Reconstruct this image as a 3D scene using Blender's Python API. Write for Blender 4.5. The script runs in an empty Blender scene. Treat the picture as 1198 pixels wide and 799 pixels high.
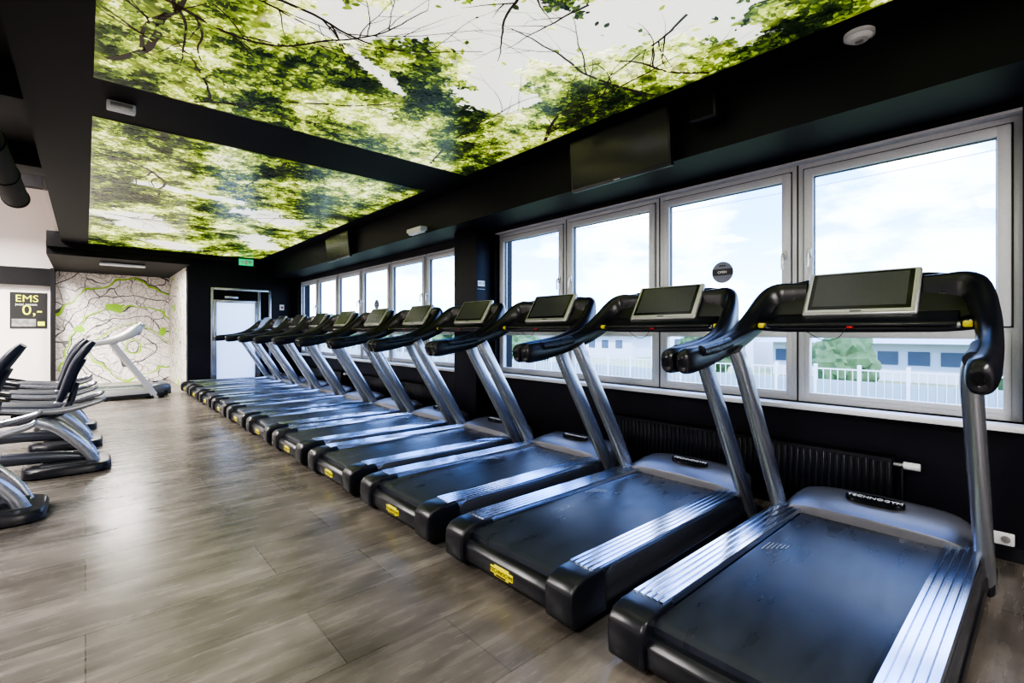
import bpy, bmesh, math, random
from mathutils import Vector, Matrix, noise
random.seed(7)
scene = bpy.context.scene
COL = scene.collection
# ------------------------------------------------------------------ materials
MATS = {}
def new_mat(name):
    m = bpy.data.materials.new(name); m.use_nodes = True
    nt = m.node_tree
    return m, nt, nt.nodes['Principled BSDF']
def pm(name, col, rough=0.5, metal=0.0, bump=0.0, bscale=60, var=0.08, emis=0.0, coat=0.0, spec=None):
    if name in MATS: return MATS[name]
    m, nt, p = new_mat(name)
    tc = nt.nodes.new('ShaderNodeTexCoord')
    n = nt.nodes.new('ShaderNodeTexNoise'); n.inputs['Scale'].default_value = bscale; n.inputs['Detail'].default_value = 3
    nt.links.new(tc.outputs['Object'], n.inputs['Vector'])
    r = nt.nodes.new('ShaderNodeMix'); r.data_type = 'RGBA'
    a = [max(0, c*(1-var)) for c in col]; b = [min(1, c*(1+var)) for c in col]
    r.inputs[6].default_value = (*a, 1); r.inputs[7].default_value = (*b, 1)
    nt.links.new(n.outputs['Fac'], r.inputs[0])
    nt.links.new(r.outputs[2], p.inputs['Base Color'])
    p.inputs['Roughness'].default_value = rough; p.inputs['Metallic'].default_value = metal
    p.inputs['Coat Weight'].default_value = coat
    if spec is not None: p.inputs['Specular IOR Level'].default_value = spec
    if bump > 0:
        bp = nt.nodes.new('ShaderNodeBump'); bp.inputs['Strength'].default_value = bump; bp.inputs['Distance'].default_value = 0.002
        nt.links.new(n.outputs['Fac'], bp.inputs['Height']); nt.links.new(bp.outputs['Normal'], p.inputs['Normal'])
    if emis > 0:
        p.inputs['Emission Color'].default_value = (*col, 1); p.inputs['Emission Strength'].default_value = emis
    MATS[name] = m; return m

M_black = pm('black_plastic', (0.010, 0.011, 0.017), 0.29, 0, 0.12, 300, spec=.55)
M_blackg = pm('gloss_black', (0.005, 0.006, 0.009), 0.15)
M_rail = pm('rail_aluminium', (0.64, 0.71, 0.84), 0.17, 1.0, 0.05, 30)
M_silver = pm('silver_paint', (0.42, 0.44, 0.50), 0.27, 0.8)
M_dsilver = pm('graphite_paint', (0.11, 0.12, 0.15), 0.24, 0.7)
M_hood = pm('hood_grey', (0.17, 0.175, 0.20), 0.31, 0.5)
M_scrframe = pm('screen_frame_silver', (0.48, 0.49, 0.51), 0.3, 0.6)
M_screen = pm('screen_glass', (0.055, 0.06, 0.065), 0.25, 0.0)
M_tvglass = pm('tv_glass', (0.026, 0.027, 0.030), 0.18, 0.0)
M_yellow = pm('yellow_plate', (0.85, 0.75, 0.03), 0.4)
M_white = pm('white_plastic', (0.78, 0.80, 0.84), 0.4)
M_red = pm('red_plastic', (0.5, 0.02, 0.02), 0.4)
M_frame = pm('window_frame_pvc', (0.58, 0.60, 0.65), 0.35)
M_gasket = pm('gasket', (0.04, 0.04, 0.045), 0.5)
M_wallblk = pm('black_wall_paint', (0.006, 0.006, 0.013), 0.5, 0, 0.3, 120, 0.25, spec=.3)
M_ceilblk = pm('black_ceiling_paint', (0.009, 0.008, 0.010), 0.6, 0, 0.2, 120, 0.2, spec=.3)
M_wallwht = pm('white_wall_paint', (0.72, 0.67, 0.65), 0.6, 0, 0.2, 80, 0.05)
M_duct = pm('duct_dark', (0.006, 0.006, 0.008), 0.6, 0.0, spec=.15)
M_light = pm('white_light_cols', (0.78, 0.79, 0.82), 0.35)
M_lgrey = pm('light_grey_paint', (0.46, 0.46, 0.48), 0.35, 0.3)
M_green = pm('exit_green', (0.02, 0.5, 0.2), 0.4, emis=0.6)
M_vinyl = pm('vinyl_seat', (0.009, 0.013, 0.028), 0.45, 0, 0.3, 250, spec=.3)
M_pad = pm('grey_foot_pad', (0.04, 0.042, 0.05), 0.4)

def belt_mat():
    m, nt, p = new_mat('belt_rubber')
    N = nt.nodes.new; L = nt.links.new
    tc = N('ShaderNodeTexCoord'); mp = N('ShaderNodeMapping'); mp.inputs['Scale'].default_value = (1.2, 5, 1); L(tc.outputs['Object'], mp.inputs[0])
    n = N('ShaderNodeTexNoise'); n.inputs['Scale'].default_value = 2.2; n.inputs['Detail'].default_value = 6; L(mp.outputs[0], n.inputs['Vector'])
    mr = N('ShaderNodeMapRange'); mr.inputs[1].default_value = .3; mr.inputs[2].default_value = .7; mr.inputs[3].default_value = 0.23; mr.inputs[4].default_value = 0.40; L(n.outputs['Fac'], mr.inputs[0]); L(mr.outputs[0], p.inputs['Roughness'])
    r = N('ShaderNodeMix'); r.data_type = 'RGBA'; r.inputs[6].default_value = (0.011, 0.014, 0.024, 1); r.inputs[7].default_value = (0.026, 0.032, 0.050, 1); L(n.outputs['Fac'], r.inputs[0]); L(r.outputs[2], p.inputs['Base Color'])
    n2 = N('ShaderNodeTexVoronoi'); n2.inputs['Scale'].default_value = 260; L(tc.outputs['Object'], n2.inputs['Vector'])
    b = N('ShaderNodeBump'); b.inputs['Strength'].default_value = .3; b.inputs['Distance'].default_value = .001; L(n2.outputs[0], b.inputs['Height']); L(b.outputs[0], p.inputs['Normal'])
    p.inputs['Specular IOR Level'].default_value = .5
    return m
M_belt = belt_mat()
def glass_mat():
    m = bpy.data.materials.new('window_glass'); m.use_nodes = True; nt = m.node_tree; nt.nodes.clear()
    o = nt.nodes.new('ShaderNodeOutputMaterial'); t = nt.nodes.new('ShaderNodeBsdfTransparent'); g = nt.nodes.new('ShaderNodeBsdfGlossy')
    g.inputs['Roughness'].default_value = 0.02
    t.inputs['Color'].default_value = (0.95, 0.98, 1, 1)
    x = nt.nodes.new('ShaderNodeMixShader'); x.inputs[0].default_value = 0.012
    nt.links.new(t.outputs[0], x.inputs[1]); nt.links.new(g.outputs[0], x.inputs[2]); nt.links.new(x.outputs[0], o.inputs[0])
    return m
M_glass = glass_mat()
def frosted():
    m = bpy.data.materials.new('frosted_glass'); m.use_nodes = True; nt = m.node_tree; nt.nodes.clear()
    o = nt.nodes.new('ShaderNodeOutputMaterial'); t = nt.nodes.new('ShaderNodeBsdfTranslucent'); g = nt.nodes.new('ShaderNodeBsdfDiffuse')
    t.inputs['Color'].default_value = (0.95, 0.97, 1, 1); g.inputs['Color'].default_value = (0.8, 0.85, 0.9, 1)
    x = nt.nodes.new('ShaderNodeMixShader'); x.inputs[0].default_value = 0.25
    nt.links.new(t.outputs[0], x.inputs[1]); nt.links.new(g.outputs[0], x.inputs[2]); nt.links.new(x.outputs[0], o.inputs[0])
    return m
M_frost = frosted()

def floor_mat():
    m, nt, p = new_mat('floor_vinyl_planks')
    N = nt.nodes.new; L = nt.links.new
    tc = N('ShaderNodeTexCoord')
    br = N('ShaderNodeTexBrick'); br.inputs['Scale'].default_value = 1.0
    br.inputs['Brick Width'].default_value = 1.22; br.inputs['Row Height'].default_value = 0.46
    br.inputs['Mortar Size'].default_value = 0.0018; br.inputs['Mortar Smooth'].default_value = 0.1
    br.inputs['Color1'].default_value = (0.116, 0.102, 0.090, 1); br.inputs['Color2'].default_value = (0.158, 0.141, 0.126, 1)
    br.inputs['Mortar'].default_value = (0.045, 0.04, 0.035, 1); br.offset = 0.37
    L(tc.outputs['Object'], br.inputs['Vector'])
    mp = N('ShaderNodeMapping'); mp.inputs['Scale'].default_value = (1.6, 11, 1); L(tc.outputs['Object'], mp.inputs['Vector'])
    n = N('ShaderNodeTexNoise'); n.inputs['Scale'].default_value = 1.6; n.inputs['Detail'].default_value = 8; n.inputs['Roughness'].default_value = 0.6
    L(mp.outputs[0], n.inputs['Vector'])
    mp2 = N('ShaderNodeMapping'); mp2.inputs['Scale'].default_value = (1.0, 2.0, 1); L(tc.outputs['Object'], mp2.inputs['Vector'])
    n2 = N('ShaderNodeTexNoise'); n2.inputs['Scale'].default_value = 2.0; n2.inputs['Detail'].default_value = 7; L(mp2.outputs[0], n2.inputs['Vector'])
    mr = N('ShaderNodeMapRange'); mr.inputs[1].default_value = 0.3; mr.inputs[2].default_value = 0.7; mr.inputs[3].default_value = 0.76; mr.inputs[4].default_value = 1.24
    L(n.outputs['Fac'], mr.inputs[0])
    mr2 = N('ShaderNodeMapRange'); mr2.inputs[1].default_value = 0.32; mr2.inputs[2].default_value = 0.68; mr2.inputs[3].default_value = 0.58; mr2.inputs[4].default_value = 1.42
    L(n2.outputs['Fac'], mr2.inputs[0])
    mu = N('ShaderNodeMath'); mu.operation = 'MULTIPLY'; L(mr.outputs[0], mu.inputs[0]); L(mr2.outputs[0], mu.inputs[1])
    vm = N('ShaderNodeVectorMath'); vm.operation = 'SCALE'; L(br.outputs['Color'], vm.inputs[0]); L(mu.outputs[0], vm.inputs['Scale'])
    L(vm.outputs[0], p.inputs['Base Color'])
    mr3 = N('ShaderNodeMapRange'); mr3.inputs[3].default_value = 0.17; mr3.inputs[4].default_value = 0.36; L(n.outputs['Fac'], mr3.inputs[0]); L(mr3.outputs[0], p.inputs['Roughness'])
    b = N('ShaderNodeBump'); b.inputs['Strength'].default_value = 0.07; b.inputs['Distance'].default_value = 0.003; L(n.outputs['Fac'], b.inputs['Height']); L(b.outputs[0], p.inputs['Normal'])
    return m
M_floor = floor_mat()

def map_mat():
    m, nt, p = new_mat('city_map_print')
    N = nt.nodes.new; L = nt.links.new
    tc = N('ShaderNodeTexCoord')
    sep = N('ShaderNodeSeparateXYZ'); L(tc.outputs['Object'], sep.inputs[0])
    ad = N('ShaderNodeMath'); ad.operation = 'ADD'; L(sep.outputs[0], ad.inputs[0]); L(sep.outputs[1], ad.inputs[1])
    cb = N('ShaderNodeCombineXYZ'); L(ad.outputs[0], cb.inputs[0]); L(sep.outputs[2], cb.inputs[1])
    nz = N('ShaderNodeTexNoise'); nz.inputs['Scale'].default_value = 1.1; L(cb.outputs[0], nz.inputs['Vector'])
    vs = N('ShaderNodeVectorMath'); vs.operation = 'SCALE'; vs.inputs['Scale'].default_value = 0.9; L(nz.outputs['Color'], vs.inputs[0])
    va = N('ShaderNodeVectorMath'); L(cb.outputs[0], va.inputs[0]); L(vs.outputs[0], va.inputs[1])
    def rgb(c):
        r = N('ShaderNodeRGB'); r.outputs[0].default_value = (*c, 1); return r.outputs[0]
    cur = rgb((0.80, 0.74, 0.71))
    for sc, th, col in ((14.0, 0.06, (0.56, 0.52, 0.50)), (6.0, 0.032, (0.40, 0.37, 0.35)), (2.3, 0.015, (0.15, 0.14, 0.14))):
        v = N('ShaderNodeTexVoronoi'); v.feature = 'DISTANCE_TO_EDGE'; v.inputs['Scale'].default_value = sc; L(va.outputs[0], v.inputs['Vector'])
        lt = N('ShaderNodeMath'); lt.operation = 'LESS_THAN'; lt.inputs[1].default_value = th; L(v.outputs[0], lt.inputs[0])
        mx = N('ShaderNodeMix'); mx.data_type = 'RGBA'; L(lt.outputs[0], mx.inputs[0]); L(cur, mx.inputs[6]); mx.inputs[7].default_value = (*col, 1)
        cur = mx.outputs[2]
    mpx = N('ShaderNodeMapping'); mpx.inputs['Location'].default_value = (-17.4, -1.2, 0); L(va.outputs[0], mpx.inputs[0])
    for sc, lo, hi, col, ph in ((1.1, 0.985, 2, (0.05, 0.05, 0.05), 0.0), (0.55, 0.988, 2, (0.30, 0.52, 0.03), 1.3)):
        wv = N('ShaderNodeTexWave'); wv.wave_type = 'RINGS'; wv.rings_direction = 'Z'; wv.inputs['Scale'].default_value = sc; wv.inputs['Distortion'].default_value = 2.2; wv.inputs['Detail'].default_value = 1.5; wv.inputs['Phase Offset'].default_value = ph
        L(mpx.outputs[0], wv.inputs['Vector'])
        lt = N('ShaderNodeMath'); lt.operation = 'GREATER_THAN'; lt.inputs[1].default_value = lo; L(wv.outputs['Fac'], lt.inputs[0])
        mx = N('ShaderNodeMix'); mx.data_type = 'RGBA'; L(lt.outputs[0], mx.inputs[0]); L(cur, mx.inputs[6]); mx.inputs[7].default_value = (*col, 1); cur = mx.outputs[2]
    v = N('ShaderNodeTexVoronoi'); v.inputs['Scale'].default_value = 2.0; L(va.outputs[0], v.inputs['Vector'])
    sx = N('ShaderNodeSeparateColor'); L(v.outputs['Color'], sx.inputs[0])
    g1 = N('ShaderNodeMath'); g1.operation = 'GREATER_THAN'; g1.inputs[1].default_value = 0.66; L(sx.outputs[0], g1.inputs[0])
    g2 = N('ShaderNodeMath'); g2.operation = 'LESS_THAN'; g2.inputs[1].default_value = 0.27; L(v.outputs['Distance'], g2.inputs[0])
    g3 = N('ShaderNodeMath'); g3.operation = 'MULTIPLY'; L(g1.outputs[0], g3.inputs[0]); L(g2.outputs[0], g3.inputs[1])
    mx = N('ShaderNodeMix'); mx.data_type = 'RGBA'; L(g3.outputs[0], mx.inputs[0]); L(cur, mx.inputs[6]); mx.inputs[7].default_value = (0.28, 0.55, 0.02, 1)
    L(mx.outputs[2], p.inputs['Base Color']); p.inputs['Roughness'].default_value = 0.55
    return m
M_map = map_mat()

def mural_mat():
    m, nt, p = new_mat('printed_foliage')
    a = nt.nodes.new('ShaderNodeAttribute'); a.attribute_name = 'Col'
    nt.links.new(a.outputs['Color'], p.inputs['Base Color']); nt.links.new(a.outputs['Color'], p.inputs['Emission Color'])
    p.inputs['Emission Strength'].default_value = 0.85  # print glows in its own colours, standing in for bounced light
    p.inputs['Roughness'].default_value = 0.22
    return m
M_mural = mural_mat()

# ------------------------------------------------------------------ builder
class B:
    def __init__(s): s.v = []; s.f = []; s.m = []; s.mats = []
    def mi(s, mat):
        if mat not in s.mats: s.mats.append(mat)
        return s.mats.index(mat)
    def raw(s, vs, fs, mat, M=None):
        o = len(s.v); i = s.mi(mat)
        for v in vs:
            v = Vector(v)
            if M is not None: v = M @ v
            s.v.append(tuple(v))
        for f in fs: s.f.append(tuple(o+k for k in f)); s.m.append(i)
    def bm(s, bm, mat, M=None):
        bm.verts.index_update()
        s.raw([v.co.copy() for v in bm.verts], [[v.index for v in f.verts] for f in bm.faces], mat, M); bm.free()
    def box(s, c, d, mat, bev=0.0, seg=2, M=None, rot=None):
        bm = bmesh.new(); bmesh.ops.create_cube(bm, size=1)
        for v in bm.verts: v.co = Vector((v.co.x*d[0], v.co.y*d[1], v.co.z*d[2]))
        if bev > 0: bmesh.ops.bevel(bm, geom=bm.edges[:], offset=bev, segments=seg, affect='EDGES', profile=0.5)
        T = Matrix.Translation(c)
        if rot is not None: T = T @ rot
        if M is not None: T = M @ T
        s.bm(bm, mat, T)
    def bb(s, a, b, mat, bev=0.0, seg=2):
        s.box([(a[i]+b[i])/2 for i in range(3)], [abs(b[i]-a[i]) for i in range(3)], mat, bev, seg)
    def loft(s, rings, mat, caps=True, M=None):
        n = len(rings[0]); vs = [p for r in rings for p in r]; fs = []
        for i in range(len(rings)-1):
            for j in range(n):
                k = (j+1) % n
                fs.append((i*n+j, i*n+k, (i+1)*n+k, (i+1)*n+j))
        if caps: fs.append(tuple(reversed(range(n)))); fs.append(tuple((len(rings)-1)*n+j for j in range(n)))
        s.raw(vs, fs, mat, M)
    def tube(s, pts, mat, n=16, up=Vector((0, 0, 1)), M=None, smooth=0, sq=1.0):
        if smooth: pts = spline(pts, smooth)
        rings = []
        for i, p in enumerate(pts):
            P = Vector(p[:3]); a = Vector(pts[max(0, i-1)][:3]); b = Vector(pts[min(len(pts)-1, i+1)][:3])
            t = (b-a).normalized(); sd = t.cross(up)
            if sd.length < 1e-4: sd = t.cross(Vector((1, 0, 0)))
            sd.normalize(); u = sd.cross(t).normalized()
            r = []
            for k in range(n):
                an = 2*math.pi*k/n; ca, sa = math.cos(an), math.sin(an)
                ca = math.copysign(abs(ca)**sq, ca); sa = math.copysign(abs(sa)**sq, sa)
                r.append(P + sd*ca*p[3] + u*sa*p[4])
            rings.append(r)
        s.loft(rings, mat, True, M)
    def cyl(s, a, b, r, mat, n=20, r2=None, M=None):
        a = Vector(a); b = Vector(b); r2 = r if r2 is None else r2
        s.tube([(*a, r, r), (*b, r2, r2)], mat, n, M=M)
    def prism(s, prof, y0, y1, mat, bev=0.0, seg=2, M=None, axis='Y'):
        bm = bmesh.new()
        def P(u, w, t): return (u, t, w) if axis == 'Y' else ((t, u, w) if axis == 'X' else (u, w, t))
        A = [bm.verts.new(P(u, w, y0)) for u, w in prof]; C = [bm.verts.new(P(u, w, y1)) for u, w in prof]
        bm.faces.new(A); bm.faces.new(list(reversed(C)))
        n = len(prof)
        for i in range(n): bm.faces.new((A[i], C[i], C[(i+1) % n], A[(i+1) % n]))
        bmesh.ops.recalc_face_normals(bm, faces=bm.faces[:])
        if bev > 0: bmesh.ops.bevel(bm, geom=bm.edges[:], offset=bev, segments=seg, affect='EDGES', profile=0.5, clamp_overlap=True)
        s.bm(bm, mat, M)
    def text(s, txt, size, mat, M, ext=0.0005):
        c = bpy.data.curves.new('t', 'FONT'); c.body = txt; c.size = size; c.extrude = ext; c.align_x = 'CENTER'; c.align_y = 'CENTER'; c.resolution_u = 3
        o = bpy.data.objects.new('t', c); COL.objects.link(o); bpy.context.view_layer.update()
        me = o.to_mesh()
        s.raw([v.co.copy() for v in me.vertices], [list(p.vertices) for p in me.polygons], mat, M)
        o.to_mesh_clear(); bpy.data.objects.remove(o); bpy.data.curves.remove(c)
    def mesh(s, name, ang=38):
        me = bpy.data.meshes.new(name); me.from_pydata(s.v, [], s.f)
        for m in s.mats: me.materials.append(m)
        me.polygons.foreach_set('material_index', s.m)
        bm = bmesh.new(); bm.from_mesh(me); bmesh.ops.recalc_face_normals(bm, faces=bm.faces[:]); bm.to_mesh(me); bm.free()
        me.polygons.foreach_set('use_smooth', [True]*len(me.polygons))
        me.set_sharp_from_angle(angle=math.radians(ang)); me.update()
        return me
    def obj(s, name, loc=(0, 0, 0), ang=38):
        return link(name, s.mesh(name, ang), loc)
def link(name, me, loc=(0, 0, 0), rz=0):
    o = bpy.data.objects.new(name, me); COL.objects.link(o); o.location = loc; o.rotation_euler = (0, 0, rz); return o
def spline(pts, k):
    out = []
    n = len(pts)
    for i in range(n-1):
        p0 = pts[max(0, i-1)]; p1 = pts[i]; p2 = pts[i+1]; p3 = pts[min(n-1, i+2)]
        for j in range(k):
            t = j/k
            out.append(tuple(0.5*((2*b)+(-a+c)*t+(2*a-5*b+4*c-d)*t*t+(-a+3*b-3*c+d)*t**3) for a, b, c, d in zip(p0, p1, p2, p3)))
    out.append(tuple(pts[-1])); return out
def simple_box(name, a, b, mat, bev=0):
    x = B(); x.bb(a, b, mat, bev); return x.obj(name)

# ------------------------------------------------------------------ room shell
YF = 12.8; W = 4.0
simple_box('floor', (-6.2, -3.2, -0.15), (4.3, 16.25, 0), M_floor)
for a, b_, m_ in (((-0.26, -3.2, 3.0), (4.3, YF+0.2, 3.2), M_ceilblk), ((-0.55, 12.5, 2.76), (1.72, 16.2, 3.2), M_ceilblk), ((-0.55, 12.42, 2.9), (4.3, 12.5, 3.0), M_ceilblk),
                  ((-6.2, -3.2, 3.42), (-0.2, 9.0, 3.6), M_ceilblk), ((-0.34, -3.2, 3.0), (-0.26, 12.5, 3.6), M_ceilblk), ((-6.2, 9.0, 3.42), (-0.34, 9.15, 5.0), M_ceilblk),
                  ((-6.2, 9.0, 4.9), (-0.3, 16.2, 5.05), M_wallwht), ((-0.42, 9.0, 3.2), (-0.3, 16.2, 4.95), M_wallwht)):
    simple_box('ceiling', a, b_, m_)
for y in (10.4, 12.2, 14.0): simple_box('ceiling_beam', (-6.2, y, 4.3), (-0.42, y+0.22, 4.9), M_ceilblk)
G1 = (0.12, 4.76); G2 = (5.36, 12.40); ZB = 0.78; ZT1 = 2.56; ZT2 = 2.52
for a, b_ in (((3.93, -3.2, -0.1), (4.22, YF+.2, ZB)), ((3.93, -3.2, 2.56), (4.22, YF+.2, 3.1)), ((3.93, -3.2, ZB), (4.22, G1[0], 2.56)),
              ((3.93, G1[1], ZB), (4.22, G2[0], 2.56)), ((3.93, G2[1], ZB), (4.22, YF+.2, 2.56)), ((3.93, G2[0], ZT2), (4.22, G2[1], 2.56))):
    simple_box('wall_right', a, b_, M_wallblk)
for a, b_ in (((1.7, YF, 0), (2.14, YF+.2, 3.1)), ((3.42, YF, 0), (3.94, YF+.2, 3.1)), ((2.14, YF, 2.32), (3.42, YF+.2, 3.1))):
    simple_box('wall_far', a, b_, M_wallblk)
simple_box('wall_map', (-0.55, 16.0, 0), (1.7, 16.2, 2.8), M_map)
simple_box('wall_corridor_side', (1.7, YF+.2, 0), (1.85, 16.2, 2.8), M_map)
simple_box('wall_back_left', (-6.2, 16.05, 0), (-0.55, 16.2, 2.45), M_wallwht)
simple_box('wall_back_left', (-6.2, 15.9, 2.4), (-0.55, 16.2, 2.8), M_ceilblk)
simple_box('wall_back_left', (-6.2, 16.05, 2.8), (-0.3, 16.2, 4.95), M_wallwht)
simple_box('column', (-0.62, 15.7, 0), (-0.54, 16.0, 2.8), M_ceilblk)
simple_box('wall_left', (-6.3, -3.2, 0), (-6.15, 16.2, 5.0), M_wallwht)
simple_box('wall_near', (-6.2, -3.3, 0), (4.3, -3.15, 3.6), M_wallwht)
simple_box('bulkhead_beam', (3.36, -3.15, 2.60), (3.93, 12.42, 3.0), M_wallblk)
simple_box('column', (3.67, 4.82, 0), (3.93, 5.3, 2.60), M_wallblk, 0.004)
simple_box('trim_1', (3.93, G1[0], 2.545), (4.2, G1[1], 2.56), M_frame)
for i, g in enumerate((G1, G2)):
    s = B(); s.bb((3.80, g[0]-0.03, ZB-0.035), (4.02, g[1]+0.03, ZB), M_white, 0.008); s.obj('window_sill')
for nm, a, b in (('baseboard_right', (3.915, -3.1, 0), (3.93, YF, 0.08)), ('baseboard_far', (1.72, YF-.016, 0), (2.12, YF, 0.08)), ('baseboard_back', (-6.1, 16.03, 0), (-.6, 16.05, .1))):
    simple_box(nm, a, b, M_black)

# windows
def window(name, y0, y1, zb, zt, hleft=True, handle=True):
    b = B(); X0, X1 = 4.0, 4.07; fw = 0.055; sw = 0.062
    def frame(ya, yb, za, zb_, x0, x1, w_, mat, bev=0.006):
        b.bb((x0, ya, za), (x1, ya+w_, zb_), mat, bev); b.bb((x0, yb-w_, za), (x1, yb, zb_), mat, bev)
        b.bb((x0, ya+w_*.9, za), (x1, yb-w_*.9, za+w_), mat, bev); b.bb((x0, ya+w_*.9, zb_-w_), (x1, yb-w_*.9, zb_), mat, bev)
    frame(y0, y1, zb, zt, X0, X1, fw, M_frame)
    zm = 1.31
    b.bb((X0, y0+fw*.9, zm-0.03), (X1, y1-fw*.9, zm+0.03), M_frame, 0.006)
    frame(y0+fw-0.01, y1-fw+0.01, zm+0.02, zt-fw+0.01, X0-0.022, X1-0.02, sw, M_frame, 0.009)
    frame(y0+fw-0.01, y1-fw+0.01, zb+fw-0.02, zm-0.02, X0-0.004, X1-0.02, 0.035, M_frame, 0.005)
    frame(y0+fw+sw-0.014, y1-fw-sw+0.014, zm+0.02+sw-0.004, zt-fw-sw+0.014, X0+0.0, X0+0.03, 0.008, M_gasket, 0)
    b.bb((X0-.002, y1-.006, zb), (X0+.0, y1+.006, zt), M_gasket)
    frame(y0+fw-0.018, y1-fw+0.018, zm+0.012, zt-fw+0.018, X0-0.002, X0+.002, .010, M_gasket, 0)
    b.bb((X0+0.025, y0+fw+0.02, zm+0.06), (X0+0.031, y1-fw-0.02, zt-fw-0.03), M_glass)
    b.bb((X0+0.025, y0+fw+0.01, zb+fw), (X0+0.031, y1-fw-0.01, zm-0.03), M_glass)
    if handle:
        hy = (y1-fw-sw/2) if hleft else (y0+fw+sw/2)
        b.box((X0-0.028, hy, 1.88), (0.014, 0.028, 0.07), M_scrframe, 0.004)
        b.tube([(X0-0.03, hy, 1.89, .008, .008), (X0-0.06, hy, 1.885, .008, .008), (X0-0.066, hy, 1.86, .008, .010), (X0-0.066, hy, 1.77, .007, .010)], M_scrframe, 10, up=Vector((0, 1, 0)))
    return b.obj(name)
k = 1
p = (G1[1]-G1[0])/4
for i in range(4):
    window('window_%d' % k, G1[0]+i*p, G1[0]+(i+1)*p, ZB, 2.545, hleft=(i in (0, 2)), handle=True); k += 1
p2 = (G2[1]-G2[0])/6
for i in range(6):
    window('window_%d' % k, G2[0]+i*p2, G2[0]+(i+1)*p2, ZB, ZT2, hleft=(i % 2 == 0)); k += 1
M_stk = pm('sticker_grey', (0.16, 0.18, 0.24), 0.5); M_stkd = pm('sticker_dark', (0.02, 0.02, 0.03), 0.5)
def sticker(y, z, r):
    b = B(); b.cyl((4.018, y, z), (4.0245, y, z), r, M_stk, 40)
    b.bb((4.014, y-r*.96, z-0.025), (4.0185, y+r*.96, z+0.028), M_stkd)
    b.text('OPEN', 0.03, M_white, Matrix.Translation((4.0135, y, z)) @ Matrix.Rotation(-math.pi/2, 4, 'Z') @ Matrix.Rotation(math.pi/2, 4, 'X'))
    b.bb((4.016, y-r*.3, z+0.05), (4.018, y+r*.3, z+0.06), M_stkd)
    return b.obj('window_sticker')
sticker(1.86, 1.80, 0.09)
sticker(8.3, 1.80, 0.09)

# door
d = B()
for a, b_ in (((2.14, 0), (2.2, 2.32)), ((3.36, 0), (3.42, 2.32)), ((2.2, 2.26), (3.36, 2.32)), ((3.12, 0), (3.18, 2.26))):
    d.bb((a[0], YF-.02, a[1]), (b_[0], YF+.1, b_[1]), M_silver, 0.005)
d.bb((2.2, YF, 2.04), (3.36, YF+.06, 2.26), M_duct, 0.005)
d.bb((2.2, YF+.0, 0.0), (2.26, YF+.05, 2.04), M_silver, .004); d.bb((3.06, YF, 0), (3.12, YF+.05, 2.04), M_silver, .004)
d.bb((2.26, YF, 0.0), (3.06, YF+.05, 0.08), M_silver, .004); d.bb((2.26, YF, 1.98), (3.06, YF+.05, 2.04), M_silver, .004)
d.bb((2.26, YF+.02, 0.08), (3.06, YF+.035, 1.98), M_frost)
d.bb((3.18, YF+.02, 0), (3.36, YF+.04, 2.04), M_duct)
d.box((3.03, YF-.05, 1.02), (0.12, 0.02, 0.025), M_silver, .005); d.box((3.085, YF-.025, 1.02), (0.025, 0.06, 0.12), M_silver, .004)
d.box((2.55, YF-.035, 2.1), (0.28, 0.05, 0.06), M_silver, .006)
d.obj('door_1')

# ------------------------------------------------------------------ mural panels
def lerp(a, b, t): return tuple(a[i]+(b[i]-a[i])*t for i in range(3))
def seg_d(px, py, a, b):
    ax, ay = a; bx, by = b; vx, vy = bx-ax, by-ay
    t = max(0, min(1, ((px-ax)*vx+(py-ay)*vy)/(vx*vx+vy*vy+1e-9)))
    return math.hypot(px-ax-vx*t, py-ay-vy*t)
SKY = [((0.98, 2.65), (1.45, 2.3), .17), ((1.4, 2.2), (2.0, 1.9), .36), ((2.0, 1.9), (2.5, 1.25), .28), ((1.9, 2.3), (2.2, 2.65), .27), ((0.45, 2.2), (0.95, 2.5), .10), ((1.2, 2.8), (1.7, 3.1), .05),
       ((1.85, 7.6), (2.3, 8.0), .30), ((0.45, 9.0), (0.8, 9.8), .38), ((2.3, 9.5), (2.7, 10.6), .25), ((1.1, 11.2), (1.5, 11.8), .3), ((0.5, 6.9), (1.5, 7.1), .1)]
def skyv(x, y):
    s = -9
    for a, b, r in SKY: s = max(s, 1 - seg_d(x, y, a, b)/r)
    n = noise.noise(Vector((x*2.6, y*2.6, 3.1)))*.75 + noise.noise(Vector((x*8, y*8, 1.1)))*.65 + noise.noise(Vector((x*20, y*20, 1.1)))*.5
    return max(s, -1.5)+n*0.85 + 0.03
PAL = [(0.006, 0.011, 0.005), (0.020, 0.034, 0.010), (0.058, 0.092, 0.016), (0.17, 0.24, 0.028), (0.39, 0.46, 0.07), (0.66, 0.71, 0.22), (0.86, 0.88, 0.54)]
def leafcol(x, y, s, jit=.24):
    lo = noise.noise(Vector((x*1.5+5, y*1.5, 9)))*1.1 + noise.noise(Vector((x*4.5, y*4.5, 2)))*.85 + noise.noise(Vector((x*13, y*13, 6)))*.6
    t = 0.48+lo*0.64+random.uniform(-jit, jit) + (0.12 if s > -0.5 else 0)
    t = max(0, min(.999, t))*(len(PAL)-1); i = int(t)
    return lerp(PAL[i], PAL[min(i+1, len(PAL)-1)], t-i)
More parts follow.
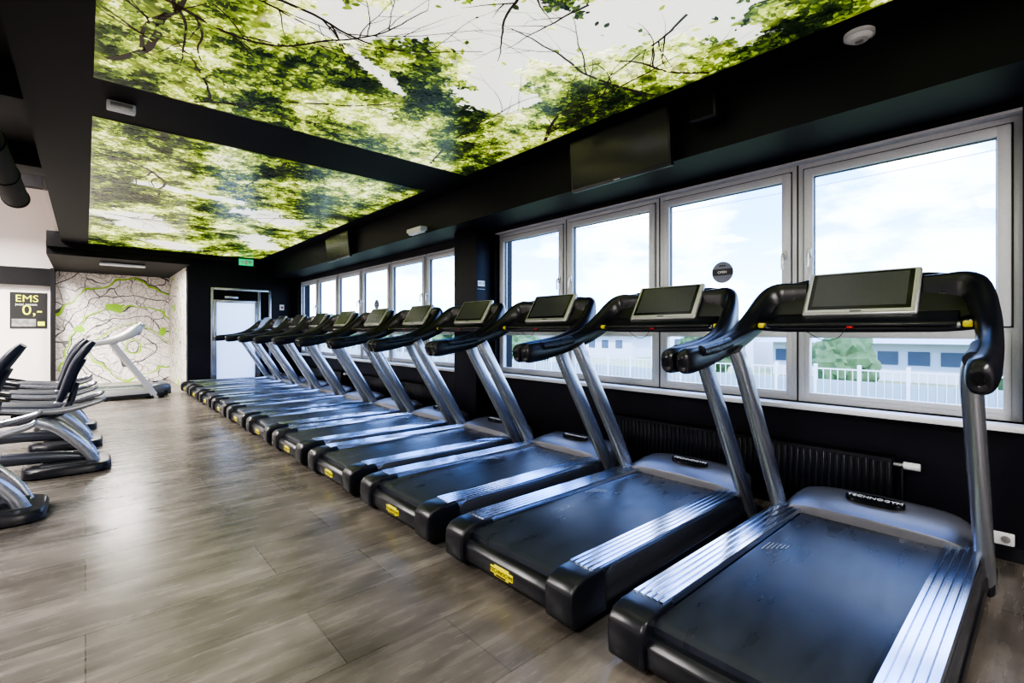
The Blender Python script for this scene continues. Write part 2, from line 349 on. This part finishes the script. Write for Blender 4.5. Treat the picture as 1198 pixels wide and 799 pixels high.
def mural(name, x0, x1, y0, y1, nleaf, seed, trunks, zl=2.995):
    random.seed(seed)
    V = []; F = []; C = []
    nx = int((x1-x0)/.02); ny = int((y1-y0)/.02)
    z = zl
    for j in range(ny+1):
        for i in range(nx+1):
            x = x0+(x1-x0)*i/nx; y = y0+(y1-y0)*j/ny
            V.append((x, y, z)); s = skyv(x, y)
            g = leafcol(x, y, s, .1); g = tuple(q*.5 for q in g)
            t = max(0, min(1, (s+.12)/.24)); C.append(lerp(g, (0.78, 0.77, 0.70), t))
    for j in range(ny):
        for i in range(nx):
            a = j*(nx+1)+i; F.append((a, a+nx+1, a+nx+2, a+1))
    def ribbon(pts, w0, w1, col, zz):
        n = len(pts); o = len(V)
        for i, (x, y) in enumerate(pts):
            a = pts[max(0, i-1)]; b = pts[min(n-1, i+1)]; dx, dy = b[0]-a[0], b[1]-a[1]; l = math.hypot(dx, dy)+1e-9
            ww = w0+(w1-w0)*i/(n-1)
            for sg in (1, -1):
                V.append((min(x1, max(x0, x-dy/l*ww*sg)), min(y1, max(y0, y+dx/l*ww*sg)), zz)); C.append(col)
            if i: k = o+2*i; F.append((k-2, k-1, k+1, k))
    def branch(x, y, an, L, w, dep):
        pts = [(x, y)]; a = an; n = max(4, int(L/.05))
        for i in range(n):
            a += random.uniform(-.2, .2); x += math.cos(a)*L/n; y += math.sin(a)*L/n; pts.append((x, y))
            if x < x0 or x > x1 or y < y0 or y > y1: break
            if dep > 0 and random.random() < .26:
                branch(x, y, a+random.choice((-1, 1))*random.uniform(.4, 1.0), L*random.uniform(.3, .5), w*(1-i/n)*.55+.0012, dep-1)
        if len(pts) > 2: ribbon(pts, w, w*.2, (0.020, 0.015, 0.010), z-.0033)
    for tx, ty, an, L, w_ in trunks: branch(tx, ty, an, L, w_, 2)
    cnt = 0; tries = 0
    while cnt < nleaf and tries < nleaf*8:
        tries += 1
        x = random.uniform(x0+.03, x1-.03); y = random.uniform(y0+.03, y1-.03); s = skyv(x, y)
        if s > 0.2 and random.random() > .01: continue
        if s > 0 and random.random() > .5: continue
        if s < -0.1 and noise.noise(Vector((x*9, y*9, 4))) < random.uniform(-.5, .15): continue
        cnt += 1
        L = random.uniform(.010, .030); wd = L*random.uniform(.35, .65); a = random.uniform(0, 6.28); ca, sa = math.cos(a), math.sin(a)
        zz = z-random.uniform(.0016, .0035); o = len(V); col = leafcol(x, y, s)
        for u, v in ((-L, 0), (-.3*L, wd), (.4*L, wd*.8), (L, 0), (.4*L, -wd*.8), (-.3*L, -wd)):
            V.append((x+u*ca-v*sa, y+u*sa+v*ca, zz)); C.append(col)
        F.append(tuple(o+k for k in range(5, -1, -1)))
    me = bpy.data.meshes.new(name); me.from_pydata(V, [], F); me.materials.append(M_mural)
    at = me.color_attributes.new('Col', 'FLOAT_COLOR', 'POINT')
    at.data.foreach_set('color', [q for cc in C for q in (*cc, 1.0)])
    link(name, me)
mural('ceiling_mural', 0.04, 3.09, -.6, 4.25, 40000, 3,
      [(0.1, 3.9, -1.0, 2.4, .024), (0.6, 4.2, -.9, 2.0, .016), (0.05, 2.6, .3, 1.9, .016), (3.05, 3.0, -2.2, 1.6, .016), (1.6, 1.6, 1.35, .8, .011), (1.95, 1.6, 1.7, .6, .008), (2.6, 4.2, -1.9, 1.8, .014), (3.05, 1.9, 2.7, 1.3, .016), (3.05, 1.5, 2.5, 1.1, .012), (.3, 3.0, .1, 1.6, .014), (2.4, 1.3, 1.2, .9, .009)])
mural('ceiling_mural', 0.04, 3.06, 5.02, 12.36, 34000, 5,
      [(0.1, 6, .3, 2.4, .022), (3.0, 7, 2.6, 2.2, .02), (0.2, 9, .2, 2.2, .02), (1.5, 5.1, 1.3, 2.5, .016)])
random.seed(11)

# ------------------------------------------------------------------ treadmill
def treadmill_mesh(light=False):
    b = B()
    post = M_lgrey if light else M_silver
    rail = M_rail; arm = M_lgrey if light else M_black
    side = M_lgrey if light else M_dsilver
    for x in (0.12, 1.95):
        for s in (-1, 1): b.cyl((x, s*.36, 0), (x, s*.36, .05), .03, M_black, 14)
    b.bb((0.07, -.40, .03), (2.06, .40, .15), M_black, 0.015)
    b.prism([(0.10, .13), (0.075, .155), (0.08, .185), (0.11, .205), (1.72, .215), (1.72, .13)], -.315, .315, M_belt, 0)
    b.prism([(0.05, .03), (0.02, .06), (0.018, .13), (0.045, .16), (0.12, .165), (0.12, .03)], -.33, .33, M_black, .008)
    Ml = Matrix.Translation((0.0165, 0.0, .098)) @ Matrix.Rotation(-math.pi/2, 4, 'Z') @ Matrix.Rotation(math.pi/2, 4, 'X')
    b.box((0.017, 0, .098), (.006, .11, .055), M_yellow, .002)
    b.box((0.017, 0, .098), (.005, .17, .036), M_yellow, .002)
    b.text('TECHNOGYM', .027, M_black, Matrix.Translation((-.004, 0, 0)) @ Ml)
    b.box((0.0125, 0, .079), (.003, .07, .006), M_black)
    for s in (-1, 1):
        prof = [(0.0, .05), (-.004, .12), (.0, .185), (.03, .218), (.09, .232), (.22, .238), (.24, .2), (.25, .03), (.03, .025)]
        y0, y1 = (.315, .475) if s > 0 else (-.475, -.315)
        b.prism(prof, y0, y1, M_black, .014, 3)
        n = 5; wd = .145/n
        pr = [(.320*s, .17)]
        for i in range(n):
            a = .320+i*wd
            pr += [(s*(a+.002), .232), (s*(a+.006), .240), (s*(a+wd-.006), .240), (s*(a+wd-.002), .232)]
        pr += [(s*.468, .17)]
        b.prism(pr, .16, 1.74, rail, 0, axis='X')
        b.prism([(.22, .05), (.22, .19), (.30, .225), (1.72, .225), (1.80, .19), (1.84, .05)], min(s*.40, s*.468), max(s*.40, s*.468), side, .008)
        b.prism([(.24, .035), (.24, .075), (1.86, .11), (1.9, .035)], min(s*.41, s*.476), max(s*.41, s*.476), M_black, .006)
        y = s*.462
        b.tube([(1.865, y, .0, .038, .058), (1.84, y, .04, .038, .060), (1.60, y, .45, .037, .057), (1.34, y, .87, .036, .055), (1.20, y, 1.10, .036, .055), (1.15, y*1.03, 1.20, .034, .057)], post, 20, up=Vector((1, 0, 0)), smooth=4, sq=.75)
        b.box((1.87, s*.455, .05), (.20, .085, .10), M_black, .02, 3)
        b.tube([(.655, s*.525, 1.145, .012, .018), (.665, s*.525, 1.148, .033, .052), (.72, s*.527, 1.155, .042, .066), (.86, s*.527, 1.172, .043, .064), (1.05, s*.522, 1.205, .042, .058),
                (1.25, s*.512, 1.26, .043, .062), (1.42, s*.495, 1.35, .045, .078), (1.53, s*.465, 1.44, .045, .088), (1.585, s*.415, 1.495, .042, .090), (1.595, s*.34, 1.50, .035, .085), (1.6, s*.26, 1.50, .03, .08)],
               arm, 20, smooth=5, sq=.8)
        b.tube([(.80, s*.5, 1.20, .03, .03), (.95, s*.497, 1.215, .03, .032), (1.1, s*.493, 1.24, .03, .03)], M_belt, 14, smooth=3)
        b.box((1.40, s*.435, 1.335), (.04, .035, .03), M_yellow, .008, 2)
        b.cyl((1.40, s*.41, 1.33), (1.40, s*.38, 1.33), .016, M_silver, 14)
    b.tube([(1.42, -.46, 1.33, .018, .02), (1.40, -.3, 1.318, .018, .02), (1.40, .3, 1.318, .018, .02), (1.42, .46, 1.33, .018, .02)], M_black, 14, smooth=4)
    tilt = Matrix.Rotation(math.radians(32), 4, 'Y')
    T = Matrix.Translation((1.575, 0, 1.475)) @ tilt
    bm = bmesh.new()
    pts = [(-.45, -.12), (-.47, -.02), (-.44, .075), (-.38, .125), (-.27, .145), (.27, .145), (.38, .125), (.44, .075), (.47, -.02), (.45, -.12), (.36, -.165), (-.36, -.165)]
    A = [bm.verts.new((-.015, y, z)) for y, z in pts]; C = [bm.verts.new((.05, y*.96, z*.94)) for y, z in pts]
    bm.faces.new(A); bm.faces.new(list(reversed(C)))
    for i in range(len(pts)): bm.faces.new((A[i], C[i], C[(i+1) % len(pts)], A[(i+1) % len(pts)]))
    bmesh.ops.recalc_face_normals(bm, faces=bm.faces[:])
    bmesh.ops.bevel(bm, geom=bm.edges[:], offset=.012, segments=3, affect='EDGES', profile=.5)
    b.bm(bm, arm if light else M_black, T)
    b.box((-.035, 0, .01), (.035, .50, .285), M_scrframe, .012, 3, M=T)
    b.box((-.052, 0, .012), (.006, .475, .262), M_scrframe, .002, 1, M=T)
    b.box((-.0545, 0, .018), (.003, .45, .238), M_blackg, .001, 1, M=T)
    b.box((-.0565, 0, .022), (.003, .41, .208), M_screen, .001, 1, M=T)
    b.box((-.0565, 0, -.112), (.003, .05, .008), M_hood, 0, M=T)
    for yy in (-.35, .35):
        b.box((-.017, yy, .03), (.004, .06, .06), M_hood, .001, 1, M=T)
        b.box((-.0185, yy, .03), (.004, .056, .056), M_blackg, .001, 1, M=T)
    b.prism([(1.36, 1.325), (1.36, 1.345), (1.50, 1.40), (1.60, 1.40), (1.60, 1.35), (1.48, 1.315)], -.40, .40, M_black, .008, 2)
    b.box((1.375, 0, 1.322), (.03, .03, .012), M_red, .004)
    b.tube([(1.38, .02, 1.32, .002, .002), (1.37, .05, 1.27, .002, .002), (1.38, .12, 1.255, .002, .002), (1.385, .2, 1.30, .002, .002)], M_black, 6, smooth=4)
    def ring(x, hw, zt, zb=.05):
        pts = []; m = 28
        for k in range(m):
            an = 2*math.pi*k/m; ca, sa = math.cos(an), math.sin(an)
            ca = math.copysign(abs(ca)**.35, ca); sa = math.copysign(abs(sa)**.35, sa)
            zc = (zt+zb)/2; h = (zt-zb)/2
            crown = .012*(1-(ca)**2) if sa > 0 else 0
            pts.append((x, hw*ca, zc+h*sa+crown))
        return pts
    b.loft([ring(1.685, .415, .243), ring(1.69, .425, .256), ring(1.74, .43, .275), ring(1.86, .425, .300), ring(1.97, .41, .312), ring(2.05, .38, .30), ring(2.10, .35, .27), ring(2.12, .33, .22)], M_hood)
    cx = 1.875
    vs = [(cx+.050*math.copysign(abs(math.cos(a))**.8, math.cos(a)), .14*math.sin(a), .331+.10*.046*math.cos(a)) for a in [2*math.pi*i/32 for i in range(32)]]
    b.raw([(x, y, z+.003) for x, y, z in vs]+[(x, y, z-.03) for x, y, z in vs], [tuple(range(32))]+[(i, i+32, (i+1) % 32+32, (i+1) % 32) for i in range(32)], M_blackg)
    b.text('TECHNOGYM', .042, M_light, Matrix.Translation((cx, 0, .3365)) @ Matrix.Rotation(-.10, 4, 'Y') @ Matrix.Rotation(-math.pi/2, 4, 'Z'), .0012)
    for i in range(6):
        b.box((1.06+.012*i, .285-.016*i, .2135), (.11-.012*i, .004, .001), M_scrframe)
    return b.mesh('treadmill' if not light else 'treadmill_light', 35)
TM = treadmill_mesh()
for k in range(11):
    link('treadmill', TM, (1.53, 0.69+1.135*k, 0))
TL = treadmill_mesh(True)
o_ = link('treadmill', TL, (-.72, 12.15, 0)); o_.scale = (.95, .95, .92)

# ------------------------------------------------------------------ recumbent bikes (facing -x)
def bike_mesh():
    b = B()
    def pad(x0, x1, hw, h):
        rr = []
        for z, sc in ((0.0, .94), (.012, 1.0), (h*.7, 1.0), (h*.93, .95), (h, .86)):
            ring = []
            for q in range(36):
                an = 2*math.pi*q/36; ca = math.copysign(abs(math.cos(an))**.45, math.cos(an)); sa = math.copysign(abs(math.sin(an))**.45, math.sin(an))
                cx, lx = (x0+x1)/2, (x1-x0)/2
                ring.append((cx+(lx-hw*(1-sc)*1.0)*ca, hw*sc*sa, z))
            rr.append(ring)
        b.loft(rr, M_black)
        b.box(((x0+x1)/2, 0, h+.002), ((x1-x0)*.6, hw*1.2, .008), M_pad, .003)
    pad(-.52, .10, .27, .085); pad(-1.6, -1.25, .27, .07)
    b.tube([(0.0, 0, .09, .05, .04), (-.3, 0, .14, .05, .05), (-.8, 0, .16, .055, .055), (-1.4, 0, .1, .05, .045)], M_dsilver, 16, smooth=4, sq=.7)
    for s in (-1, 1):
        b.tube([(-.02, s*.12, .07, .022, .045), (-.10, s*.14, .22, .022, .045), (-.28, s*.17, .42, .02, .04), (-.42, s*.18, .50, .02, .04)], M_silver, 14, smooth=4)
        b.tube([(-.75, s*.31, .66, .017, .017), (-.5, s*.32, .62, .02, .022), (-.25, s*.32, .60, .022, .028), (.0, s*.30, .66, .02, .022), (.05, s*.29, .70, .012, .012)], M_silver, 14, smooth=4)
        b.tube([(-.8, s*.31, .69, .02, .02), (-.62, s*.32, .64, .022, .022)], M_black, 12)
        b.tube([(-.35, s*.12, .55, .016, .016), (-.3, s*.31, .61, .016, .016)], M_silver, 10)
        b.tube([(-1.12, s*.10, .42, .018, .018), (-1.12+.13*s, s*.12, .42-.11*s, .014, .014)], M_dsilver, 10)
        b.box((-1.12+.13*s, s*.19, .42-.11*s), (.20, .11, .04), M_black, .012)
        b.tube([(-1.2+.10*s, s*.15, .45-.11*s, .02, .012), (-1.2+.10*s, s*.19, .50-.11*s, .02, .012), (-1.2+.10*s, s*.24, .45-.11*s, .02, .012)], M_black, 8, smooth=3)
    b.box((-.47, 0, .60), (.42, .40, .08), M_vinyl, .035, 4, rot=Matrix.Rotation(.12, 4, 'Y'))
    b.box((-.43, 0, .55), (.30, .28, .05), M_black, .015)
    b.tube([(-.27, 0, .66, .15, .028), (-.235, 0, .76, .185, .034), (-.20, 0, .88, .19, .036), (-.15, 0, 1.02, .185, .036), (-.08, 0, 1.14, .165, .034), (-.03, 0, 1.205, .12, .022)], M_vinyl, 28, smooth=4, sq=.6, up=Vector((-1, 0, 0)))
    b.tube([(-.20, 0, .74, .13, .02), (-.16, 0, .90, .14, .02), (-.10, 0, 1.04, .12, .02)], M_vinyl, 20, smooth=3, sq=.6, up=Vector((-1, 0, 0)))
    b.tube([(-.35, 0, .52, .03, .03), (-.22, 0, .58, .03, .03), (-.15, 0, .82, .03, .02)], M_dsilver, 12, smooth=3)
    rings = []
    for y, sc in ((-.10, .7), (-.085, .92), (-.05, 1), (.05, 1), (.085, .92), (.10, .7)):
        rings.append([(-1.14+.29*sc*math.copysign(abs(math.cos(a))**.85, math.cos(a)), y, .40+.25*sc*math.copysign(abs(math.sin(a))**.85, math.sin(a))) for a in [2*math.pi*i/32 for i in range(32)]])
    b.loft(rings, M_dsilver)
    for s in (-1, 1): b.cyl((-1.12, s*.099, .42), (-1.12, s*.108, .42), .12, M_silver, 28)
    b.tube([(-1.22, 0, .6, .04, .05), (-1.18, 0, .9, .032, .04), (-1.10, 0, 1.15, .03, .035), (-1.06, 0, 1.25, .03, .03)], M_silver, 16, smooth=4, up=Vector((1, 0, 0)))
    Rc = Matrix.Rotation(math.radians(-25), 4, 'Y')
    b.box((-1.05, 0, 1.32), (.06, .40, .28), M_black, .02, 3, rot=Rc)
    b.box((-1.018, 0, 1.337), (.008, .33, .2), M_screen, .002, 1, rot=Rc)
    b.tube([(-1.0, -.26, 1.10, .016, .016), (-.95, -.22, 1.04, .016, .016), (-1.08, -.1, 1.05, .016, .016), (-1.12, 0, 1.06, .016, .016), (-1.08, .1, 1.05, .016, .016), (-.95, .22, 1.04, .016, .016), (-1.0, .26, 1.10, .016, .016)], M_black, 12, smooth=4)
    return b.mesh('recumbent_bike')
BM_ = bike_mesh()
for x, y in ((-.30, 4.85), (.09, 6.15), (.05, 7.4), (.02, 8.7)):
    link('recumbent_exercise_bike', BM_, (x, y, 0))

# ------------------------------------------------------------------ fixtures
def tv(y, xf, w_, h, z, tilt):
    b = B(); T = Matrix.Translation((xf, y, z)) @ Matrix.Rotation(math.radians(tilt), 4, 'Y')
    b.box((0, 0, 0), (.045, w_, h), M_black, .008, 2, M=T)
    b.box((-.0235, 0, .004), (.004, w_-.03, h-.04), M_tvglass, .001, 1, M=T)
    b.box((.05, 0, 0), (.08, .25, .2), M_black, .004, 1, M=T)
    b.box((-.024, 0, -h/2+.01), (.004, .06, .006), M_scrframe, 0, M=T)
    b.obj('wall_mounted_tv')
tv(2.38, 3.26, 0.98, 0.45, 2.765, -5)
tv(8.2, 3.26, 0.98, 0.45, 2.765, -5)
s = B(); s.box((3.27, 1.63, 2.86), (.13, .20, .17), M_black, .02, 3); s.bb((3.33, 1.6, 2.84), (3.36, 1.66, 2.88), M_black); s.box((3.203, 1.63, 2.86), (.006, .17, .14), M_duct, .002); s.obj('wall_speaker')
s = B(); s.cyl((3.3, .74, 3.0), (3.3, .74, 2.978), .075, M_light, 36, .075); s.cyl((3.3, .74, 2.978), (3.3, .74, 2.958), .065, M_light, 36, .045); s.cyl((3.3, .74, 2.958), (3.3, .74, 2.95), .02, M_scrframe, 20); s.obj('smoke_detector')
s = B(); s.box((.2, 4.62, 2.97), (.17, .085, .06), M_light, .01, 3); s.box((.2, 4.575, 2.968), (.13, .012, .035), M_scrframe, .004); s.obj('emergency_light')
s = B(); s.box((3.22, 5.5, 2.62), (.10, .36, .05), M_light, .01, 3); s.box((3.22, 5.5, 2.585), (.07, .32, .03), M_light, .008, 2); s.tube([(3.25, 5.5, 2.64, .012, .012), (3.36, 5.5, 2.68, .012, .012)], M_white, 10); s.obj('emergency_lamp')
s = B(); s.box((2.78, 12.40, 2.90), (.30, .03, .15), M_green, .004)
s.box((2.78, 12.383, 2.90), (.05, .004, .10), M_white); s.box((2.70, 12.383, 2.90), (.06, .004, .03), M_white); s.box((2.86, 12.383, 2.91), (.06, .004, .06), M_white)
s.obj('exit_sign')
s = B()
s.box((3.75, 4.817, 1.91), (.11, .006, .07), M_white, .002); s.text('Wi Fi', .045, M_wallblk, Matrix.Translation((3.75, 4.8125, 1.91)) @ Matrix.Rotation(math.pi/2, 4, 'X')); s.text('free internet', .022, M_white, Matrix.Translation((3.75, 4.818, 1.84)) @ Matrix.Rotation(math.pi/2, 4, 'X')); s.obj('wifi_sign')
s = B(); s.box((3.66, YF-.025, 1.9), (.1, .05, .14), M_white, .006); s.box((3.66, YF-.055, 1.9), (.05, .012, .05), M_red, .004); s.obj('fire_alarm_box')
M_pblk = pm('poster_black', (0.015, 0.015, 0.015), 0.5); M_pyel = pm('poster_yellow', (0.80, 0.88, 0.05), 0.5, emis=.0); M_pgry = pm('poster_photo', (0.25, 0.24, 0.24), 0.5, 0, 0, 14, .8)
s = B(); px, pz = -1.0, 1.80
s.bb((px-.31, 16.03, pz-.42), (px+.31, 16.05, pz+.42), M_pblk)
RT = lambda x, z: Matrix.Translation((x, 16.027, z)) @ Matrix.Rotation(math.pi/2, 4, 'X')
s.text('EMS', .23, M_pyel, RT(px-.03, pz+.27)); s.text('0,-', .34, M_pyel, RT(px+.06, pz+.0)); s.text('jetzt testen', .08, M_white, RT(px-.04, pz+.14))
s.bb((px-.28, 16.024, pz-.38), (px+.12, 16.030, pz-.2), M_pgry); s.bb((px+.15, 16.024, pz-.36), (px+.27, 16.030, pz-.26), M_pyel)
s.obj('advertising_poster')
def radiator(y0, y1):
    b = B(); b.bb((3.80, y0, .17), (3.815, y1, .50), M_wallblk, .004); b.bb((3.875, y0, .17), (3.89, y1, .50), M_wallblk, .004)
    n = int((y1-y0)/.04)
    for i in range(n): b.bb((3.79, y0+.01+i*.04, .19), (3.81, y0+.034+i*.04, .48), M_black, .004, 1)
    b.bb((3.80, y0, .50), (3.89, y1, .507), M_duct)
    for y in (y0+.15, y1-.15): b.bb((3.88, y-.02, .22), (3.93, y+.02, .4), M_black)
    b.cyl((3.845, y0, .46), (3.845, y0-.06, .46), .012, M_scrframe, 14); b.cyl((3.845, y0-.05, .46), (3.845, y0-.13, .46), .024, M_white, 18)
    b.cyl((3.845, y0-.04, .46), (3.845, y0-.04, .0), .010, M_black, 12)
    b.obj('radiator')
radiator(.68, 2.9); radiator(6, 8.6); radiator(9.4, 11.8)
s = B(); s.box((3.92, .22, .12), (.02, .14, .07), M_white, .006)
for yy in (.185, .255): s.cyl((3.911, yy, .12), (3.907, yy, .12), .02, M_scrframe, 18)
s.obj('wall_socket')
s = B(); s.cyl((-.53, 2.0, 2.66), (-.53, 7.0, 2.66), .10, M_duct, 32)
for y in (3, 4, 5, 6, 6.98): s.cyl((-.53, y-.02, 2.66), (-.53, y+.02, 2.66), .107, M_duct, 32)
for y in (3.2, 5.4): s.cyl((-.53, y, 2.7), (-.53, y, 3.42), .008, M_black, 8)
s.obj('ventilation_duct')
for y in (3.4, 5.6, 7.8): simple_box('ceiling_beam', (-6.1, y, 3.2), (-.34, y+.18, 3.42), M_ceilblk)
s = B(); s.box((-.75, 4.35, 3.14), (.10, 1.0, .06), M_white, .01); s.cyl((-.75, 3.95, 3.17), (-.75, 3.95, 3.42), .006, M_black, 8); s.cyl((-.75, 4.75, 3.17), (-.75, 4.75, 3.42), .006, M_black, 8); s.obj('fluorescent_lamp')

# ------------------------------------------------------------------ exterior
M_grass = pm('grass_ground', (0.26, 0.30, 0.16), 0.9, 0, 0, 0.4, .35)
M_fence = pm('fence_panel', (0.24, 0.31, 0.33), 0.6, 0, 0, 1, .15); M_bld = pm('building_white', (0.52, 0.54, 0.58), 0.7)
M_bldw = pm('building_glass', (0.08, 0.10, 0.14), 0.3); M_tree = pm('tree_leaves', (0.08, 0.13, 0.05), 0.9, 0, 0, 2, .5); M_roof = pm('roof_red', (0.26, 0.13, 0.10), .8)
M_hedge = pm('hedge_leaves', (0.18, 0.23, 0.08), 0.9, 0, 0, 6, .6)
simple_box('ground_outside', (4.6, -80, -3.3), (220, 160, -3.2), M_grass)
s = B()
for i in range(60):
    y = -14+i*1.2
    s.bb((18.0, y, -3.2), (18.12, y+.09, .25), M_bld)
    s.bb((18.03, y+.09, -3.0), (18.07, y+1.2, -.25), M_fence)
    s.bb((18.02, y+.09, .08), (18.06, y+1.2, .12), M_bld)
    for q in range(1, 6): s.bb((18.0, y+q*.2, -3.0), (18.03, y+q*.2+.02, .12), M_bld)
s.obj('noise_barrier_fence')
bm = bmesh.new(); bmesh.ops.create_grid(bm, x_segments=12, y_segments=420, size=1)
for v in bm.verts:
    y = v.co.y*38+20; xx = v.co.x*1.0; h = (1-xx*xx)**.5*1.95
    q = noise.noise(Vector((xx*3, y*1.3, 0)))*.45+noise.noise(Vector((xx*6, y*4, 2)))*.22
    v.co = Vector((15.6+xx*1.1+q*.4, y, -3.2+h+max(0, h)*q))
s = B(); s.bm(bm, M_hedge); s.obj('hedge', ang=80)
s = B(); s.bb((55, 4, -3.2), (68, 20, .3), M_bld)
for i in range(7): s.bb((54.9, 5+i*2.2, -1.7), (55.02, 6.5+i*2.2, -.5), M_bldw)
s.prism([(53, .25), (61, 1.2), (69, .25)], 3, 21, M_fence, 0)
s.bb((60, 24, -3.2), (70, 38, 1.0), M_bld)
for i in range(5): s.bb((59.9, 25+i*2.6, -.9), (60.02, 26.5+i*2.6, .3), M_bldw)
s.obj('warehouse_building')
s = B(); s.bb((70, 48, -3.2), (84, 75, .6), M_bld); s.prism([(69, .6), (77, 2.0), (85, .6)], 47, 76, M_roof, 0)
for i in range(8): s.bb((69.9, 50+i*3, -1.6), (70.02, 51.4+i*3, -.2), M_bldw)
s.obj('house_building')
def tree(x, y, r, h):
    bm = bmesh.new(); bmesh.ops.create_icosphere(bm, subdivisions=4, radius=1)
    for v in bm.verts:
        n = 1+.35*noise.noise(v.co*1.7+Vector((x, y, 0)))+.25*noise.noise(v.co*5+Vector((x, y, 3)))
        v.co = Vector((v.co.x*r*n, v.co.y*r*n, v.co.z*h*.5*n))
    b = B(); b.bm(bm, M_tree, Matrix.Translation((0, 0, h*.6))); b.cyl((0, 0, 0), (0, 0, h*.4), .2, M_wallblk, 10, .12); b.obj('tree', (x, y, -3.2))
for x, y, r, h in ((24, 27, 3, 4.2), (26, 33, 3, 4.7), (27, 40, 4, 5.2), (50, -3, 3.5, 5.0), (30, 60, 5, 6), (34, 80, 6, 7), (48, -12, 4, 5), (30, 50, 4, 5.5), (44, 1, 2, 4.4), (44, 22, 2.5, 4.6), (40, 10, 1.8, 4.0)):
    tree(x, y, r, h)
s = B()
for z, x in ((13, 40), (16, 40.5), (19, 41), (24, 42)):
    s.tube([(x, -40, z+1, .03, .03), (x, 0, z-1, .03, .03), (x, 40, z-.5, .03, .03), (x, 120, z+1.5, .03, .03)], M_silver, 6, smooth=5)
for y in (-40, 120): s.cyl((40.5, y, -3.2), (40.5, y, 27), .3, M_silver, 10)
s.obj('power_line')

# ------------------------------------------------------------------ world and lights
wd = bpy.data.worlds.new('sky'); scene.world = wd; wd.use_nodes = True; nt = wd.node_tree; nt.nodes.clear()
N = nt.nodes.new; L = nt.links.new
o = N('ShaderNodeOutputWorld'); bg = N('ShaderNodeBackground'); tc = N('ShaderNodeTexCoord'); sp = N('ShaderNodeSeparateXYZ'); L(tc.outputs['Generated'], sp.inputs[0])
cr = N('ShaderNodeValToRGB'); L(sp.outputs[2], cr.inputs[0]); e = cr.color_ramp
e.elements[0].position = 0.0; e.elements[0].color = (0.50, 0.72, 1.0, 1); e.elements[1].position = 0.7; e.elements[1].color = (0.10, 0.26, 0.85, 1)
q = e.elements.new(.2); q.color = (0.15, 0.37, 0.95, 1)
mp = N('ShaderNodeMapping'); mp.inputs['Scale'].default_value = (1, 1, 2.6); L(tc.outputs['Generated'], mp.inputs[0])
n = N('ShaderNodeTexNoise'); n.inputs['Scale'].default_value = 4.2; n.inputs['Detail'].default_value = 8; n.inputs['Roughness'].default_value = .6; L(mp.outputs[0], n.inputs['Vector'])
c2 = N('ShaderNodeValToRGB'); c2.color_ramp.elements[0].position = .46; c2.color_ramp.elements[1].position = .66; L(n.outputs['Fac'], c2.inputs[0])
mx = N('ShaderNodeMix'); mx.data_type = 'RGBA'; L(c2.outputs[0], mx.inputs[0]); L(cr.outputs[0], mx.inputs[6]); mx.inputs[7].default_value = (1, 1, 1, 1)
L(mx.outputs[2], bg.inputs[0]); bg.inputs[1].default_value = 4.6; L(bg.outputs[0], o.inputs[0])
def area(name, loc, rot, sx, sy, power, col=(1, 1, 1), portal=False):
    l = bpy.data.lights.new(name, 'AREA'); l.shape = 'RECTANGLE'; l.size = sx; l.size_y = sy; l.energy = power; l.color = col
    if portal: l.cycles.is_portal = True
    ob = bpy.data.objects.new(name, l); COL.objects.link(ob); ob.location = loc; ob.rotation_euler = rot; return ob
for g in (G1, G2):
    area('window_daylight_portal', (4.25, (g[0]+g[1])/2, (ZB+2.55)/2), (0, math.radians(90), 0), 1.8, g[1]-g[0], 1, portal=True)
sun = bpy.data.lights.new('sun', 'SUN'); sun.energy = 3.0; sun.angle = .02; so = bpy.data.objects.new('sun', sun); COL.objects.link(so); so.rotation_euler = (math.radians(20), math.radians(-40), 0)
def added_fill_lamp(x, y, z, sx, sy, p, col=(1, .95, .9)):  # added fill lamp with an invented housing, brightens the interior
    b = B(); b.bb((x-sx/2-.03, y-sy/2-.03, z+.006), (x+sx/2+.03, y+sy/2+.03, z+.05), M_white, .008)
    b.cyl((x, y, z+.04), (x, y, z+.12), .01, M_black, 8)
    b.obj('fill_lamp_housing'); area('fill_lamp_light', (x, y, z), (0, 0, 0), sx, sy, p, col)
added_fill_lamp(-2.2, .5, 3.3, 1.2, .6, 135); added_fill_lamp(-2.2, 4.7, 3.3, 1.2, .6, 145); added_fill_lamp(-2.2, 7.2, 3.3, 1.2, .6, 140)
added_fill_lamp(-2.5, 11.3, 4.78, 1.6, .8, 450); added_fill_lamp(-2.5, 13.2, 4.78, 1.6, .8, 450)
added_fill_lamp(.6, 13.2, 2.69, .7, .12, 80)
added_fill_lamp(1.5, -2.0, 2.93, 1.2, .6, 100)

# ------------------------------------------------------------------ camera
cam = bpy.data.cameras.new('camera'); co = bpy.data.objects.new('camera', cam); COL.objects.link(co)
cam.sensor_width = 36; cam.lens = 563/1198*36; cam.shift_y = -11.5/1198; cam.clip_start = .05; cam.clip_end = 500
co.location = (0, 0, 1.3); co.rotation_euler = (math.radians(90), 0, -math.atan(499/563))
scene.camera = co
scene.view_settings.view_transform = 'AgX'
try: scene.view_settings.look = 'AgX - High Contrast'
except Exception: pass
scene.view_settings.exposure = 0.65
